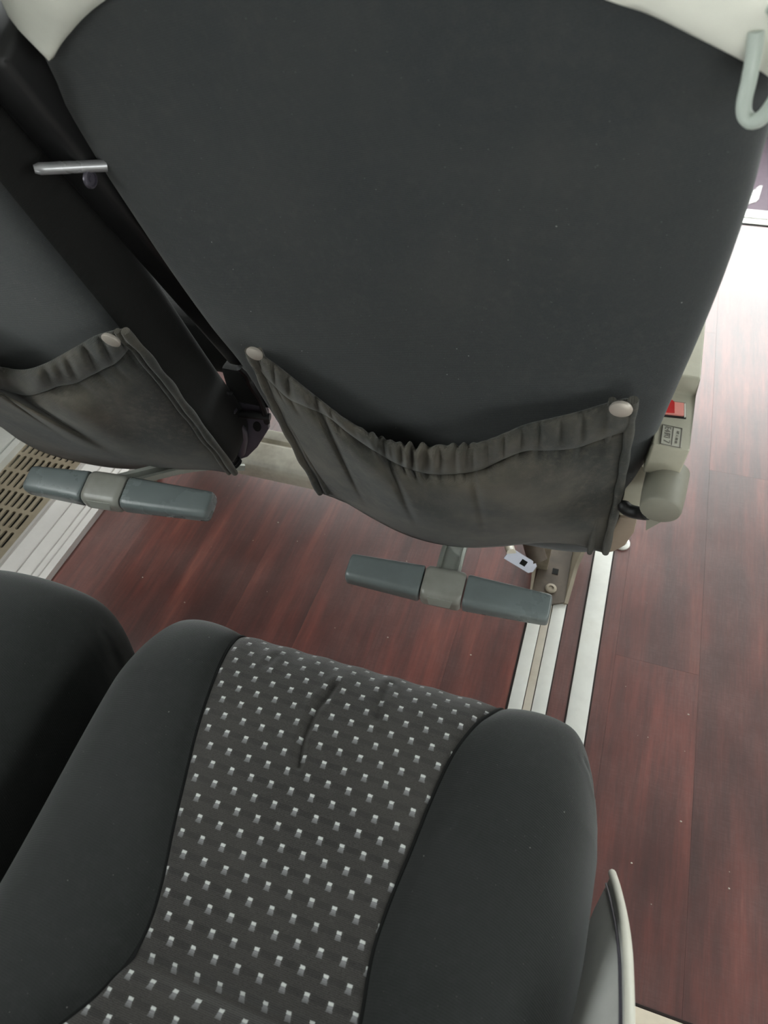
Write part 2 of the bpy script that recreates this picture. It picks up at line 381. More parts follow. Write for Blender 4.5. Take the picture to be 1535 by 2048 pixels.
# ------------------------------------------------------------------ convector heater by the wall
HX0, HX1, HZ = -.940, -1.088, .035
heat = thing('convector_heater', (-1.0, .6, 0), 'silver floor convector with beige slotted grille along the left wall', 'heater')
def fin(x): return .014 + (HZ - .014) * (x + .855) / (HX0 + .855)
prof = [(-.852, .0005), (-.852, .014)]
for gx in (-.866, -.878, -.903):
    z = fin(gx); prof += [(gx + .0016, fin(gx + .0016)), (gx + .0008, z + .0016), (gx - .0008, z + .0016), (gx - .0016, fin(gx - .0016))]
prof += [(-.930, HZ - .001), (-.9315, HZ + .004), (-.9375, HZ + .004), (HX0, HZ), (HX0, .0005)]
prism('front_panel', prof, 1, -.55, 2.0, M_HEAT, heat)
ncol, pitch, rowp, slen, swid = 9, .0152, .0442, .0372, .0080
gx0 = -.9515; V = []; F = []
ystart = .469 * (1 - HZ) / .94 - .0035 - rowp * 6
NR = 26; NH = 16
for r in range(NR):
    for cidx in range(ncol):
        xc = gx0 - pitch * (cidx + .5); yc = ystart + rowp * (r + .5)
        o = len(V); inner = []; outer = []
        for q in np.linspace(0, 2 * math.pi, NH, endpoint=False):
            ca, sa = math.cos(q), math.sin(q)
            inner.append((xc + swid / 2 * ca, yc + (slen - swid) / 2 * (1 if sa > 1e-6 else (-1 if sa < -1e-6 else 0)) + swid / 2 * sa))
            k = 1 / max(abs(ca), abs(sa)); outer.append((xc + pitch / 2 * max(-1, min(1, ca * k)), yc + rowp / 2 * max(-1, min(1, sa * k))))
        V += [(a, b, HZ) for a, b in outer] + [(a, b, HZ) for a, b in inner] + [(a, b, HZ - .004) for a, b in inner]
        for i in range(NH):
            j = (i + 1) % NH
            F += [(o + i, o + j, o + NH + j, o + NH + i), (o + NH + i, o + NH + j, o + 2 * NH + j, o + 2 * NH + i)]
xa, xb = gx0, gx0 - pitch * ncol; ya, yb = ystart, ystart + rowp * NR
for q in ([(HX0, ya), (xa, ya), (xa, yb), (HX0, yb)], [(xb, ya), (HX1, ya), (HX1, yb), (xb, yb)]):
    o = len(V); V += [(a, b, HZ) for a, b in q]; F.append((o, o + 1, o + 2, o + 3))
mesh('grille', V, F, M_GRIL, heat, smooth=30)
box('duct', ((HX0 + HX1) / 2, (ya + yb) / 2, .012), (HX0 - HX1 - .004, yb - ya, .022), M_HOLE, heat, bev=0)
prism('wall_rail', [(-1.088, .0005), (-1.088, .050), (-1.100, .054), (-1.1005, .050), (-1.1035, .050), (-1.104, .0555), (-1.124, .062), (-1.158, .062), (-1.158, .0005)], 1, -.55, 2.0, M_ALU, heat)
prism('rail_seal', [(-1.1008, .046), (-1.1008, .0515), (-1.1032, .0515), (-1.1032, .046)], 1, -.55, 2.0, M_HOLE, heat)

# ------------------------------------------------------------------ front row backrests
PR = Plane(.570, .285, 13.0)      # aisle seat
PL = Plane(.566, .287, 18.5)      # window seat, reclined further
def superring(pl, xc, hx, s, th, d0, n, nn):
    R = []
    for q in np.linspace(0, 2 * math.pi, nn, endpoint=False):
        c, w = math.cos(q), math.sin(q)
        R.append(pl.pt(xc + hx * math.copysign(abs(c) ** (2 / n), c), s, d0 - th / 2 + th / 2 * math.copysign(abs(w) ** (2 / n), w)))
    return R
def backrest(pl, left, right, s0, s1, th, n, parent, mat, nn=96, rows=60, dip=.0, gusset=None):
    L = interp_curve(left, 200); Rr = interp_curve(right, 200); L = L[np.argsort(L[:, 1])]; Rr = Rr[np.argsort(Rr[:, 1])]
    rings = []
    ss = list(np.linspace(s0, s1, rows))
    for i, s in enumerate(ss):
        a, b = np.interp(s, L[:, 1], L[:, 0]), np.interp(s, Rr[:, 1], Rr[:, 0])
        e = min(i, len(ss) - 1 - i); k = [.80, .93, .98][e] if e < 3 else 1.0
        rings.append(superring(pl, (a + b) / 2, (b - a) / 2 * (1 - (1 - k) * .25), s, th * k, -th * (1 - k) / 2 + dip * math.sin(math.pi * i / rows), n, nn))
    o = loft('backrest', rings, mat, parent, smooth=60)
    if gusset is not None:
        o.data.materials.append(gusset)
        for f in o.data.polygons:
            if abs(f.normal.x) > .72 and f.area < .01: f.material_index = 1
    return o

aisle = thing('passenger_seat', (-.16, .60, 0), 'front aisle seat seen from behind, largest charcoal backrest with pale grey shoulder shell', 'seat', 'front row seats')
DL = -.03
Lp = [(100, 120), (112, 165), (150, 232), (250, 385), (340, 520), (420, 632), (478, 705), (530, 790), (585, 880), (640, 975)]
Rp = [(1540, 262), (1502, 400), (1446, 560), (1392, 690), (1352, 780), (1300, 900), (1262, 990), (1222, 1085)]
Lx = [PR.px(p, DL) for p in Lp]; Rx = [PR.px(p, DL) for p in Rp]
Lx = [(Lx[0][0] + .012, .80), (Lx[0][0] + .006, .68)] + Lx; Rx = [(Rx[0][0] - .02, .80), (Rx[0][0] - .004, .66)] + Rx
SB = min(Lx[-1][1], Rx[-1][1])
backrest(PR, Lx, Rx, SB, .76, .105, 4.2, aisle, M_BACK, dip=.004)

def shell_part(pl, arch, outer_left, parent):
    I = interp_curve(arch, 90); xm = (arch[0][0] + arch[-1][0]) / 2
    OL = list(outer_left); O = interp_curve(OL + [(2 * xm - a, b) for a, b in OL[::-1]], 90)
    prof = [(0, -.012), (0, .003), (.03, .007), (.12, .012), (.3, .017), (.55, .018), (.8, .014), (.92, .006), (.98, -.008), (1.0, -.03), (1.0, -.085), (.9, -.105)]
    rows = []
    for r, d in prof:
        rows.append([pl.pt(*(I[i] * (1 - r) + O[i] * r), (d if d > 0 else max(d, -.10)) * (.12 + .88 * float(sstep(0, 12, min(i, 89 - i))))) for i in range(90)])
    return mesh('shoulder_shell', np.array(rows).reshape(-1, 3), grid_faces(len(prof), 90), M_SHELL, parent, smooth=50, solid=.002)
archpx = [(98, 121), (112, 95), (132, 70), (165, 33), (205, 0), (290, -55), (430, -110), (640, -135), (860, -120), (1060, -62), (1220, 0), (1300, 27), (1400, 77), (1500, 133), (1560, 172)]
arch = [PR.px(p, .004) for p in archpx]
OL = [PR.px(p, d) for p, d in (((97, 123), .003), ((62, 90), .003), ((20, 48), .003), ((10, 24), -.001), ((8, -10), -.004))]
OL = OL + [(OL[-1][0] + .004, OL[-1][1] + .08), (OL[-1][0] + .04, .90), (OL[-1][0] + .12, .94), (-.20, .955)]
shell = shell_part(PR, arch, OL, aisle)
# grab handle on the aisle shoulder
hp = [(1512, 60, .010), (1506, 110, .012), (1497, 160, .014), (1487, 205, .018), (1489, 231, .02), (1506, 243, .022), (1530, 228, .024), (1560, 180, .024), (1578, 110, .022), (1570, 40, .018), (1545, 10, .012)]
hpts = interp_curve([PR.pt(*PR.px((a, b), d), d) for a, b, d in hp], 60)
tube('grab_handle', hpts, .0038, M_HANDLE, aisle, n=14)

# seat pocket built from its edges, hung off the backrest by real depth
def pbell(v): return (1.0 - abs((v - .52) / .52) ** 2.6) * .40 + .60 * math.sin(math.pi * min(1, v * .62 + .0)) ** .7
def pocket(pl, top, stitch, bottom, parent, bulge, gather, side_hem=.06):
    nu, nv = 320, 46
    T, S, B = interp_curve(top, nu), interp_curve(stitch, nu), interp_curve(bottom, nu)
    U = np.linspace(0, 1, nu)
    g = np.exp(-((U - gather[0]) / gather[1]) ** 2)                       # where the elastic bunches the cloth
    belly = np.sin(math.pi * np.clip(U, 0, 1)) ** .75
    fold = np.zeros(nu)
    for f0, w, a in gather[2]: fold += a * np.exp(-((U - f0) / w) ** 2)
    ruf = g * (np.sin(U * 2 * math.pi * 36 + 2.2 * np.sin(U * 31)) * .0044 * (.65 + .45 * np.sin(U * 57)) + np.sin(U * 2 * math.pi * 41 + 2) * .0014) + (1 - g) * (-.0030 * np.abs(np.sin(U * math.pi * 17 + 2 * np.sin(U * 9))) ** 6 - .0022 * np.abs(np.sin(U * math.pi * 11 + 1)) ** 8)
    V = []
    for j in range(nv):
        v = j / (nv - 1)
        for i in range(nu):
            p = B[i] * (1 - v) + S[i] * v
            d = .008 + bulge * belly[i] * pbell(v)
            d += (fold[i] * sstep(.0, .8, v) * (1 - .4 * v)) + ruf[i] * sstep(.80, 1, v) * .7
            d += .0035 * math.sin(U[i] * 17 + v * 4) * belly[i] * math.sin(math.pi * v)
            x, s = pl.px((p[0], p[1]), d); V.append(pl.pt(x, s, d))
    cloth = mesh('pocket', V, grid_faces(nv, nu), M_POCK, parent, smooth=180, solid=.0016)
    Vh = []; nh = 14
    for j in range(nh):
        a = j / (nh - 1) * 1.35 * math.pi - .12 * math.pi
        v = (1 - math.cos(min(a, math.pi))) / 2 if a > 0 else 0
        for i in range(nu):
            k = max(0.0, min(1.0, v)); p = S[i] * (1 - k) + T[i] * k
            d0 = .008 + bulge * belly[i] * pbell(1.0)
            d = d0 - .004 * k + .0085 * math.sin(a) + ruf[i] * (.4 + .9 * math.sin(math.pi * min(1, k)))  + fold[i] * .6
            pp = p + np.array([0, 7.5 * g[i] * math.sin(U[i] * 2 * math.pi * 36 + 2.2 * math.sin(U[i] * 31) + .8) * (.65 + .45 * math.sin(U[i] * 57)) * k])
            x, s = pl.px((pp[0], pp[1]), d); V_ = pl.pt(x, s, d); Vh.append(V_)
    hem = mesh('elastic_hem', Vh, grid_faces(nh, nu), M_POCK, cloth, smooth=180, solid=.0014)
    # stitching: short pale threads along the hem line
    tv, tf = [], []
    for i in range(8, nu - 10, 3):
        if g[i] > .55: continue
        a, b = Vh[i], Vh[i + 2]
        a = a + pl.N * .0016; b = a + (np.array(b) + pl.N * .0016 - a) * .75
        up = pl.U * .00035; o = len(tv)
        tv += [a - up, b - up, b + up, a + up, a - up + pl.N * .0004, b - up + pl.N * .0004, b + up + pl.N * .0004, a + up + pl.N * .0004]
        tf += [(o, o + 1, o + 2, o + 3), (o + 4, o + 5, o + 6, o + 7), (o, o + 1, o + 5, o + 4), (o + 2, o + 3, o + 7, o + 6)]
    mesh('stitching', tv, tf, M_THREAD, cloth, smooth=0, kind='stuff')
    return cloth
def side_hem(pl, pts, parent, width, d=.013):
    """folded vertical hem strip at a side of the pocket: two rolls"""
    P = interp_curve(pts, 40)
    for off, r in ((0, .0045), (width, .0035)):
        tr = [pl.pt(*pl.px((p[0] + off * (1 - .25 * i / 39), p[1] + (1.5 * math.sin(i * .7))), d), d) for i, p in enumerate(P)]
        tube('side_hem', tr, [r * (1 + .12 * math.sin(i * .9)) for i in range(40)], M_POCK, parent, n=10)
def snap(pl, p, r, d, parent):
    x, s = pl.px(p, d); c = pl.pt(x, s, d)
    lathe('snap_button', [(r * .9, -.002), (r, .0), (r * .97, .0015), (r * .75, .0026), (r * .35, .0031), (.0003, .0032)], c, pl.N, M_SNAP, parent)

top = [(497, 694), (520, 708), (552, 730), (596, 765), (640, 800), (690, 838), (740, 866), (790, 884), (840, 892), (900, 890), (955, 886), (1000, 871), (1050, 850), (1100, 838), (1150, 826), (1200, 811), (1240, 800), (1268, 797)]
sti = [(515, 735), (540, 762), (575, 795), (610, 812), (655, 832), (700, 868), (755, 905), (810, 934), (870, 948), (950, 942), (1005, 918), (1050, 901), (1100, 900), (1150, 895), (1195, 880), (1230, 868), (1258, 860)]
bot = [(640, 985), (690, 1004), (740, 1033), (800, 1064), (860, 1084), (930, 1094), (1000, 1092), (1080, 1085), (1150, 1089), (1190, 1100), (1212, 1106)]
pk = pocket(PR, top, sti, bot, aisle, .050, (.47, .12, [(.19, .012, -.010), (.38, .014, -.008), (.60, .012, -.004), (.15, .03, .003), (.90, .04, -.006)]))
side_hem(PR, [(497, 700), (540, 795), (590, 895), (640, 985)], pk, 20)
side_hem(PR, [(1266, 800), (1252, 900), (1234, 1000), (1210, 1104)], pk, -42, .013)
snap(PR, (509, 707), .0085, .025, pk); snap(PR, (1241, 818), .0098, .020, pk)

# window seat
window = thing('passenger_seat', (-.68, .60, 0), 'front window seat seen from behind, cut off by the left photo edge', 'seat', 'front row seats')
XI, XO = -.462, -.905
s_in = [(XI + .004, -.01), (XI, .15), (XI, .35), (XI + .0, .55), (XI + .005, .76)]
s_out = [(XO, -.01), (XO, .3), (XO, .76)]
backrest(PL, s_out, s_in, -.005, .76, .095, 8.0, window, M_BACK, gusset=M_BACKD)
OLw = [(XO - .01, .62), (XO - .022, .66), (XO - .02, .74), (XO + .02, .9), (XO + .10, .945), ((XI + XO) / 2, .955)]
archw = [(XO - .008, .615), (XO + .03, .68), (XO + .10, .735), ((XI + XO) / 2, .755), (XI - .10, .735), (XI - .03, .68), (XI + .008, .615)]
shell_part(PL, archw, OLw, window)
def pj(pl, x, s, d):
    c = ROT.T @ (pl.pt(x, s, d) - CAMPOS); return (c[0] / c[2] * FPX + CX, c[1] / c[2] * FPX + CY)
lt = pj(PL, XO + .012, PL.px((222, 665), .015)[1], .015); lb = pj(PL, XO + .012, PL.px((470, 945), .012)[1], .012)
topw = [(248, 658), (222, 663), (190, 673), (160, 690), (128, 708), (95, 726), (62, 738), (36, 740), (0, 733), (-50, 712), (-110, 672), ((lt[0] - 110) / 2, (lt[1] + 650) / 2), lt]
stw = [(262, 690), (235, 722), (205, 738), (178, 752), (150, 766), (115, 772), (90, 782), (55, 790), (0, 778), (-45, 758), (-100, 722), ((lt[0] - 100) / 2, (lt[1] + 700) / 2), (lt[0] + 4, lt[1] + 40)]
botw = [(472, 948), (425, 940), (370, 938), (300, 938), (225, 935), (150, 922), (90, 905), (40, 880), (0, 852), ((lb[0] + 0) / 2 - 10, (lb[1] + 852) / 2), lb]
pw = pocket(PL, topw, stw, botw, window, .050, (.47, .09, [(.34, .035, -.014), (.26, .04, .006), (.45, .03, -.006)]))
side_hem(PL, [(250, 662), (320, 745), (395, 845), (470, 945)], pw, -16)
snap(PL, (222, 680), .0090, .031, pw)
# middle armrest folded upright on the inner side of the window seat
lo = at(452, 705, x=-.440); hi = at(-20, 160, x=-.440)
dirv = (hi - lo); side = np.array([0, dirv[2], -dirv[1]]); side /= np.linalg.norm(side)
a0, a1 = lo - dirv * .10, lo + dirv * 1.04
poly = [(a0 + 0 * side), (a1 + 0 * side), (a1 + .10 * side), (a0 + .10 * side)]
arm_mid = prism('folded_armrest', [(p[1], p[2]) for p in poly], 0, -.455, -.418, M_BLACKP, window, bev=.008, seg=3)
bc = at(180, 358, x=-.4178)
lathe('hinge_bolt', [(.0072, -.001), (.0072, .001), (.0064, .0022), (.0052, .0024), (.0050, .0006), (.0028, .0006), (.0024, .0022), (.0003, .0024)], bc, (1, 0, 0), M_DARKM, arm_mid)
e0 = at(68, 338, x=-.446); e1 = at(213, 331, y=.468)
tube('armrest_stop_bar', interp_curve([e0, e0 * .5 + e1 * .5, e1], 14), [.003] + [.0046] * 12 + [.0046], M_BAR, arm_mid, n=14)

# seat cushions of the front row, seen only through the gap
for par, x0, x1 in ((aisle, -.405, .045), (window, -.90, -.455)):
    rg = []
    y0 = .745 if par is aisle else .70
    for k, yy in enumerate((y0, y0 + .005, y0 + .02, y0 + .045, .85, .98, 1.05, 1.08, 1.09)):
        e = (.7, .9, .98, 1, 1, 1, .96, .85, .6)[k]
        rg.append([((x0 + x1) / 2 + a, yy, .395 + b) for a, b in rrect((x1 - x0) * (.94 + .06 * e), .105 * e, .03 * e)])
    loft('cushion', rg, M_BACKD, par, smooth=60)

# ------------------------------------------------------------------ footrests
def footrest(A, B, parent, f1, f2, tilt, armto):
    A, B = np.array(A), np.array(B); ax = B - A; Lg = np.linalg.norm(ax); ax /= Lg
    up0 = np.array([0, 0, 1.0]); dp = np.cross(up0, ax); dp /= np.linalg.norm(dp); up = np.cross(ax, dp)   # dp points forward
    a = math.radians(tilt); dp, up = dp * math.cos(a) + up * math.sin(a), up * math.cos(a) - dp * math.sin(a)
    def P(t, u, w): return A + ax * t + dp * u + up * w
    def piece(name, t0, t1, w0, h0, w1, h1, r, mat, par, endA=True, endB=True, drop=0.0):
        rings = []; n = 16
        for i in range(n + 1):
            k = i / n; t = t0 + (t1 - t0) * k; e = 1.0
            for flag, q in ((endA, k * abs(t1 - t0)), (endB, (1 - k) * abs(t1 - t0))):
                if q < .008: e = min(e, (math.sqrt(max(0, 1 - (1 - q / .008) ** 2)) * (.38 if flag else .12) + (.62 if flag else .88)))
            w = (w0 + (w1 - w0) * k) * e; h = (h0 + (h1 - h0) * k) * e
            rings.append([P(t, u, v - drop) for u, v in rrect(w, h, min(r, h * .48))])
        # denser rings at the ends
        return loft(name, rings, mat, par, smooth=50)
    fr = piece('footrest', f1 * Lg + .001, f2 * Lg - .001, .050, .034, .050, .034, .011, M_HUB, parent, False, False)
    w = .046
    def padrings(t0, t1, wa, wb):
        ts = [0, .004, .012, .03, .07, .2, .5, .8, .92, .97, .99, 1.0]
        es = [.60, .80, .92, .98, 1, 1, 1, 1, 1, 1, .97, .9]
        return [[P(t0 + (t1 - t0) * k, u, v) for u, v in rrect((wa + (wb - wa) * k) * e, .030 * (.88 + .12 * k) * e, .0085 * e)] for k, e in zip(ts, es)]
    loft('pad', padrings(0, f1 * Lg - .0012, w * .86, w * 1.02), M_PAD, fr, smooth=50)
    loft('pad', padrings(Lg, f2 * Lg + .0012, w * .86, w * 1.02), M_PAD, fr, smooth=50)
    m = (f1 + f2) / 2 * Lg; hw = (f2 - f1) * Lg
    # recessed moulded badge on the hub's rear edge
    bd = [P(m - hw * .30, -.0235, .0125), P(m + hw * .30, -.0235, .0125), P(m + hw * .25, -.0275, .0), P(m - hw * .25, -.0275, .0)]
    bo = [q + dp * .006 for q in bd]
    mesh('badge', bd + bo, [(0, 1, 2, 3), (7, 6, 5, 4), (0, 1, 5, 4), (1, 2, 6, 5), (2, 3, 7, 6), (3, 0, 4, 7)], M_ARMBAR, fr, smooth=0)
    # steel arm running forward under the seat, with raised edges
    C = P(m, .015, -.002); pts = interp_curve([C, *[np.array(q) for q in armto]], 14)
    rg = []
    prof = [(-.017, .004), (-.013, .006), (-.011, .002), (.011, .002), (.013, .006), (.017, .004), (.017, -.004), (-.017, -.004)]
    T = np.gradient(pts, axis=0); T /= np.linalg.norm(T, axis=1)[:, None]
    for i, p in enumerate(pts):
        xs = np.array([1.0, 0, 0]); xs -= T[i] * (xs @ T[i]); xs /= np.linalg.norm(xs); us = np.cross(xs, T[i])
        rg.append([p + xs * u + us * v for u, v in prof])
    loft('arm', rg, M_ARMBAR, fr, smooth=30)
    return fr
fA, fB = at(697, 1136, z=.222), at(1100, 1221, z=.222)
footrest(fA, fB, aisle, .385, .59, 8, [(-.135, .585, .212), (-.128, .637, .208)])
gA, gB = at(62, 960, z=.300), at(424, 1014, z=.300)
footrest(gA, gB, window, .335, .545, 14, [(-.555, .58, .262), (-.50, .636, .222)])

# ------------------------------------------------------------------ aisle armrest with belt buckle, knob and side frame
AX0, AX1 = .0675, .1015
arm = prism('aisle_armrest', [(.523, .522), (.598, .527), (.602, .546), (.80, .556), (.80, .500), (.62, .470), (.527, .478)], 0, AX0, AX1, M_ARM, aisle, bev=.0025, seg=3)
def on_top(px, py):                       # the slightly sloping top of the buckle housing
    z = .5245
    for _ in range(3):
        p = at(px, py, z=z); z = .522 + (p[1] - .519) * (.005 / .079)
    return p
bq = [on_top(*p) for p in ((1324, 800), (1371, 807), (1371, 838), (1322, 833))]
def slab(name, q, z0, z1, mat, parent):
    V = [(p[0], p[1], p[2] + z0) for p in q] + [(p[0], p[1], p[2] + z1) for p in q]
    return mesh(name, V, [(0, 1, 2, 3), (7, 6, 5, 4), (0, 1, 5, 4), (1, 2, 6, 5), (2, 3, 7, 6), (3, 0, 4, 7)], mat, parent, smooth=0)
slab('buckle_frame', bq, -.004, .0006, M_BLACKP, arm)
bi = [on_top(*p) for p in ((1329, 804), (1366, 809), (1366, 834), (1327, 830))]
slab('release_button', bi, -.003, .0020, M_REDP, arm)
br = [on_top(*p) for p in ((1328, 804), (1343, 804), (1347, 809), (1347, 829), (1327, 828))]
V = [(p[0], p[1], p[2] + .0005) for p in br] + [(p[0], p[1], p[2] + .0026) for p in br]
mesh('button_grip', V, [(0, 1, 2, 3, 4), (9, 8, 7, 6, 5)] + [(i, (i + 1) % 5, 5 + (i + 1) % 5, 5 + i) for i in range(5)], M_RED, arm, smooth=0)
for q in (((1322, 800), (1326, 800), (1326, 831), (1321, 831)), ((1367, 809), (1370, 809), (1370, 836), (1367, 836))):
    slab('buckle_edge', [on_top(*p) for p in q], .0004, .0016, M_SHELL, arm)
lq = [on_top(*p) for p in ((1325, 850), (1363, 858), (1362, 896), (1320, 888))]
lab = slab('rating_label', lq, -.001, .0005, M_LABEL, arm)
o_, ux, uy = lq[0], lq[1] - lq[0], lq[3] - lq[0]
def edge(a, b, mat, w=.0005):
    P = [o_ + ux * a[0] + uy * a[1], o_ + ux * b[0] + uy * b[1]]
    tube('label_border', [np.array(P[0]) + [0, 0, .0006], np.array(P[1]) + [0, 0, .0006]], w, mat, lab, n=6)
for a, b in (((0, 0), (1, 0)), ((1, 0), (1, 1)), ((1, 1), (0, 1)), ((0, 1), (0, 0)), ((.56, .05), (.56, .95))): edge(a, b, M_INK)
def text(body, cx, cy, size, ang=-90):
    cu = bpy.data.curves.new('lettering', 'FONT'); cu.body = body; cu.size = size; cu.align_x = 'CENTER'; cu.align_y = 'CENTER'; cu.extrude = .00012
    tmp = bpy.data.objects.new('lettering', cu); COL.objects.link(tmp)
    dg = bpy.context.evaluated_depsgraph_get(); me = bpy.data.meshes.new_from_object(tmp.evaluated_get(dg)); bpy.data.objects.remove(tmp)
    X = Vector(ux).normalized(); Zn = Vector((0, -.06, 1)).normalized(); Y = Zn.cross(X); Rm = Matrix((X, Y, Zn)).transposed() @ Matrix.Rotation(math.radians(ang), 3, 'Z')
    c = Vector(o_ + ux * cx + uy * cy) + Vector((0, 0, .0008)); r0 = Vector(root_loc(lab))
    for v in me.vertices: v.co = Rm @ v.co + c - r0
    me.materials.clear(); me.materials.append(M_INK)
    o = bpy.data.objects.new('lettering', me); COL.objects.link(o); o.parent = lab
text('E4', .27, .2, .0078); text('R', .27, .5, .0072); text('7', .27, .82, .0085); text('HP. 1. 88 88', .78, .5, .0034)
for a, b in (((.12, .40), (.42, .40)), ((.42, .40), (.42, .62)), ((.42, .62), (.12, .62))): edge(a, b, M_INK, .0003)
# tilt knob
kc = at(1319, 1022, y=.492)
kn = lathe('tilt_knob', [(.0003, .0), (.0180, .0), (.0192, .0010), (.0198, .0030), (.0208, .02), (.0208, .050), (.0003, .050)], kc, (.06, 1, .10), M_KNOB, aisle, n=36)
hk = interp_curve([kc + np.array(q) for q in ((-.008, .010, -.018), (-.014, .02, -.031), (-.026, .026, -.036), (-.036, .030, -.030))], 16)
tube('lever', hk, [.0065, .007] + [.007] * 12 + [.005, .002], M_BLACKP, kn, n=12)
wd = [kc + np.array(q) for q in ((-.010, .006, -.014), (.011, .006, -.014), (-.005, .006, -.040))]
V = wd + [w + np.array([0, .012, 0]) for w in wd]
mesh('pointer', V, [(0, 1, 2), (5, 4, 3), (0, 1, 4, 3), (1, 2, 5, 4), (2, 0, 3, 5)], M_KNOB, kn, smooth=0)
# plastic side frame between pocket and knob
q1 = [at(*p, y=.555) for p in ((1276, 918), (1297, 945), (1287, 985), (1272, 1032), (1236, 1027), (1250, 975))]
q2 = [at(*p, y=.556) for p in ((1238, 1031), (1274, 1036), (1268, 1062), (1250, 1088), (1228, 1100), (1210, 1104), (1222, 1065))]
prism('side_frame', [(p[0], p[2]) for p in q1], 1, .552, .60, M_ARM, aisle, bev=.003)
prism('side_frame_foot', [(p[0], p[2]) for p in q2], 1, .553, .60, M_ARMB, aisle, bev=.003)
box('side_frame_core', (.060, .60, .40), (.02, .05, .22), M_BLACKP, aisle, bev=.004)

# ------------------------------------------------------------------ under-seat frame of the front row
fr = thing('seat_stand', (-.4, .68, 0), 'beige metal cross beam and foot bracket carrying the front seats', 'seat stand')
bm_prof = [(.640, .196), (.640, .214), (.643, .221), (.650, .2235), (.690, .2235), (.694, .2215), (.694, .213), (.703, .213), (.703, .2235), (.722, .2235), (.726, .220), (.726, .196)]
prism('cross_beam', bm_prof, 0, -.835, .050, M_BEAM, fr, bev=.0012)
for xx in (-.80, -.02):
    box('upright', (xx, .735, .105), (.03, .022, .20), M_BRK, fr, bev=.003)
# foot bracket: pressed channel on the rail
def pt_floor(px, py, z): return at(px, py, z=z)
base = [at(*p, z=.008) for p in ((1063, 1185), (1078, 1212), (1128, 1205), (1136, 1150), (1148, 1085), (1090, 1082))]
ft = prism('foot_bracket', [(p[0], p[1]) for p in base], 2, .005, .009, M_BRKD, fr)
def wall_strip(name, pts, heights, th, mat, lean):
    V = []; F = []
    P = interp_curve([np.array(p) for p in pts], 16); H = np.interp(np.linspace(0, 1, 16), np.linspace(0, 1, len(heights)), heights)
    for p, h in zip(P, H):
        V += [p, p + np.array([lean * h * .5, 0, h * .6]), p + np.array([lean * h, 0, h]), p + np.array([lean * h + th, 0, h]), p + np.array([lean * h * .5 + th, 0, h * .55]), p + np.array([th, 0, 0])]
    return loft(name, np.array(V).reshape(16, 6, 3), mat, ft, smooth=60)
wall_strip('flange', [at(1064, 1186, z=.005), at(1072, 1140, z=.005), at(1082, 1085, z=.005)], [.006, .022, .034], -.003, M_BRK, -.25)
wall_strip('flange', [at(1125, 1208, z=.005), at(1134, 1160, z=.005), at(1148, 1080, z=.005)], [.004, .016, .055], .006, M_BRK, .45)
wc = at(1101, 1177, z=.010)
lathe('bolt', [(.0095, -.001), (.0095, .0012), (.0085, .002), (.0048, .002), (.0045, .0005), (.0003, .0005)], wc, (0, 0, 1), M_BRK, ft)
box('square_hole', tuple(at(1110, 1143, z=.0095)), (.010, .012, .0008), M_HOLE, ft, bev=0)
# belt anchor plate
ap = at(1046, 1125, y=.645)
Ra = frame_of((.15, -.75, .62))
pl_ = prism('anchor_plate', [(-.030, -.010), (.016, -.010), (.021, -.005), (.021, .006), (.016, .010), (-.030, .010)], 2, -.0012, .0012, M_ZINC, fr)
def place(o, loc, R3):
    r0 = root_loc(o.parent)
    for v in o.data.vertices: v.co = R3 @ (v.co + Vector(r0)) + Vector(loc) - Vector(r0)
ex = Vector(at(1070, 1138, y=.645) - at(1020, 1108, y=.645)).normalized(); ez = Vector((-.1, -.7, .7)); ez = (ez - ex * ez.dot(ex)).normalized()
Rp3 = Matrix((ex, ez.cross(ex), ez)).transposed()
place(pl_, ap, Rp3)
hole = box('square_hole', (0, 0, 0), (.010, .009, .0032), M_HOLE, pl_, bev=0); place(hole, ap, Rp3)
tube('anchor_strap', interp_curve([at(1022, 1106, y=.646), at(1018, 1094, y=.66), at(1012, 1070, y=.68)], 10), .0075, M_BEAM, fr, n=10)
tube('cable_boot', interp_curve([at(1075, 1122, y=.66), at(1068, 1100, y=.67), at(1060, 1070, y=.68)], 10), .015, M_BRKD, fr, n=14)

# recliner hinge between the two seats
q = [at(*p, y=.64) for p in ((446, 800), (475, 778), (520, 790), (540, 815), (542, 850), (520, 885), (500, 905), (470, 915), (452, 880), (442, 840))]
hg = hp_ = prism('recliner_hinge', [(p[0], p[2]) for p in q], 1, .630, .637, M_DARKM, window, bev=.001)
oc = at(514, 853, y=.6298)
R_ = []
for yy in (.6292, .6305): R_.append([np.array([oc[0] + .0065 * math.cos(a) + .002 * math.sin(a), yy, oc[2] + .010 * math.sin(a)]) for a in np.linspace(0, 2 * math.pi, 16, endpoint=False)])
loft('oval_hole', R_, M_HOLE, hp_)
tube('pivot_rod', interp_curve([at(448, 826, y=.615), at(500, 830, y=.62), at(540, 834, y=.625)], 10), .0055, M_BLACKP, hg, n=12)
lathe('pivot_nut', [(.0003, 0), (.008, 0), (.010, .003), (.010, .010), (.0003, .010)], at(456, 826, y=.604), (0, 1, 0), M_DARKM, hg, n=6)
tube('cover_ring', [at(452 + 22 * math.cos(a), 830 + 45 * math.sin(a), y=.612) for a in np.linspace(1.7, 5.2, 24)], .0045, M_BLACKP, hg, n=8)
tube('cover_ring', [at(446 + 22 * math.cos(a), 832 + 48 * math.sin(a), y=.606) for a in np.linspace(1.7, 5.2, 24)], .004, M_BLACKP, hg, n=8)
tube('hinge_arm', interp_curve([at(462, 835, y=.612), at(485, 868, y=.618), at(480, 905, y=.622)], 10), .008, M_DARKM, hg, n=10)
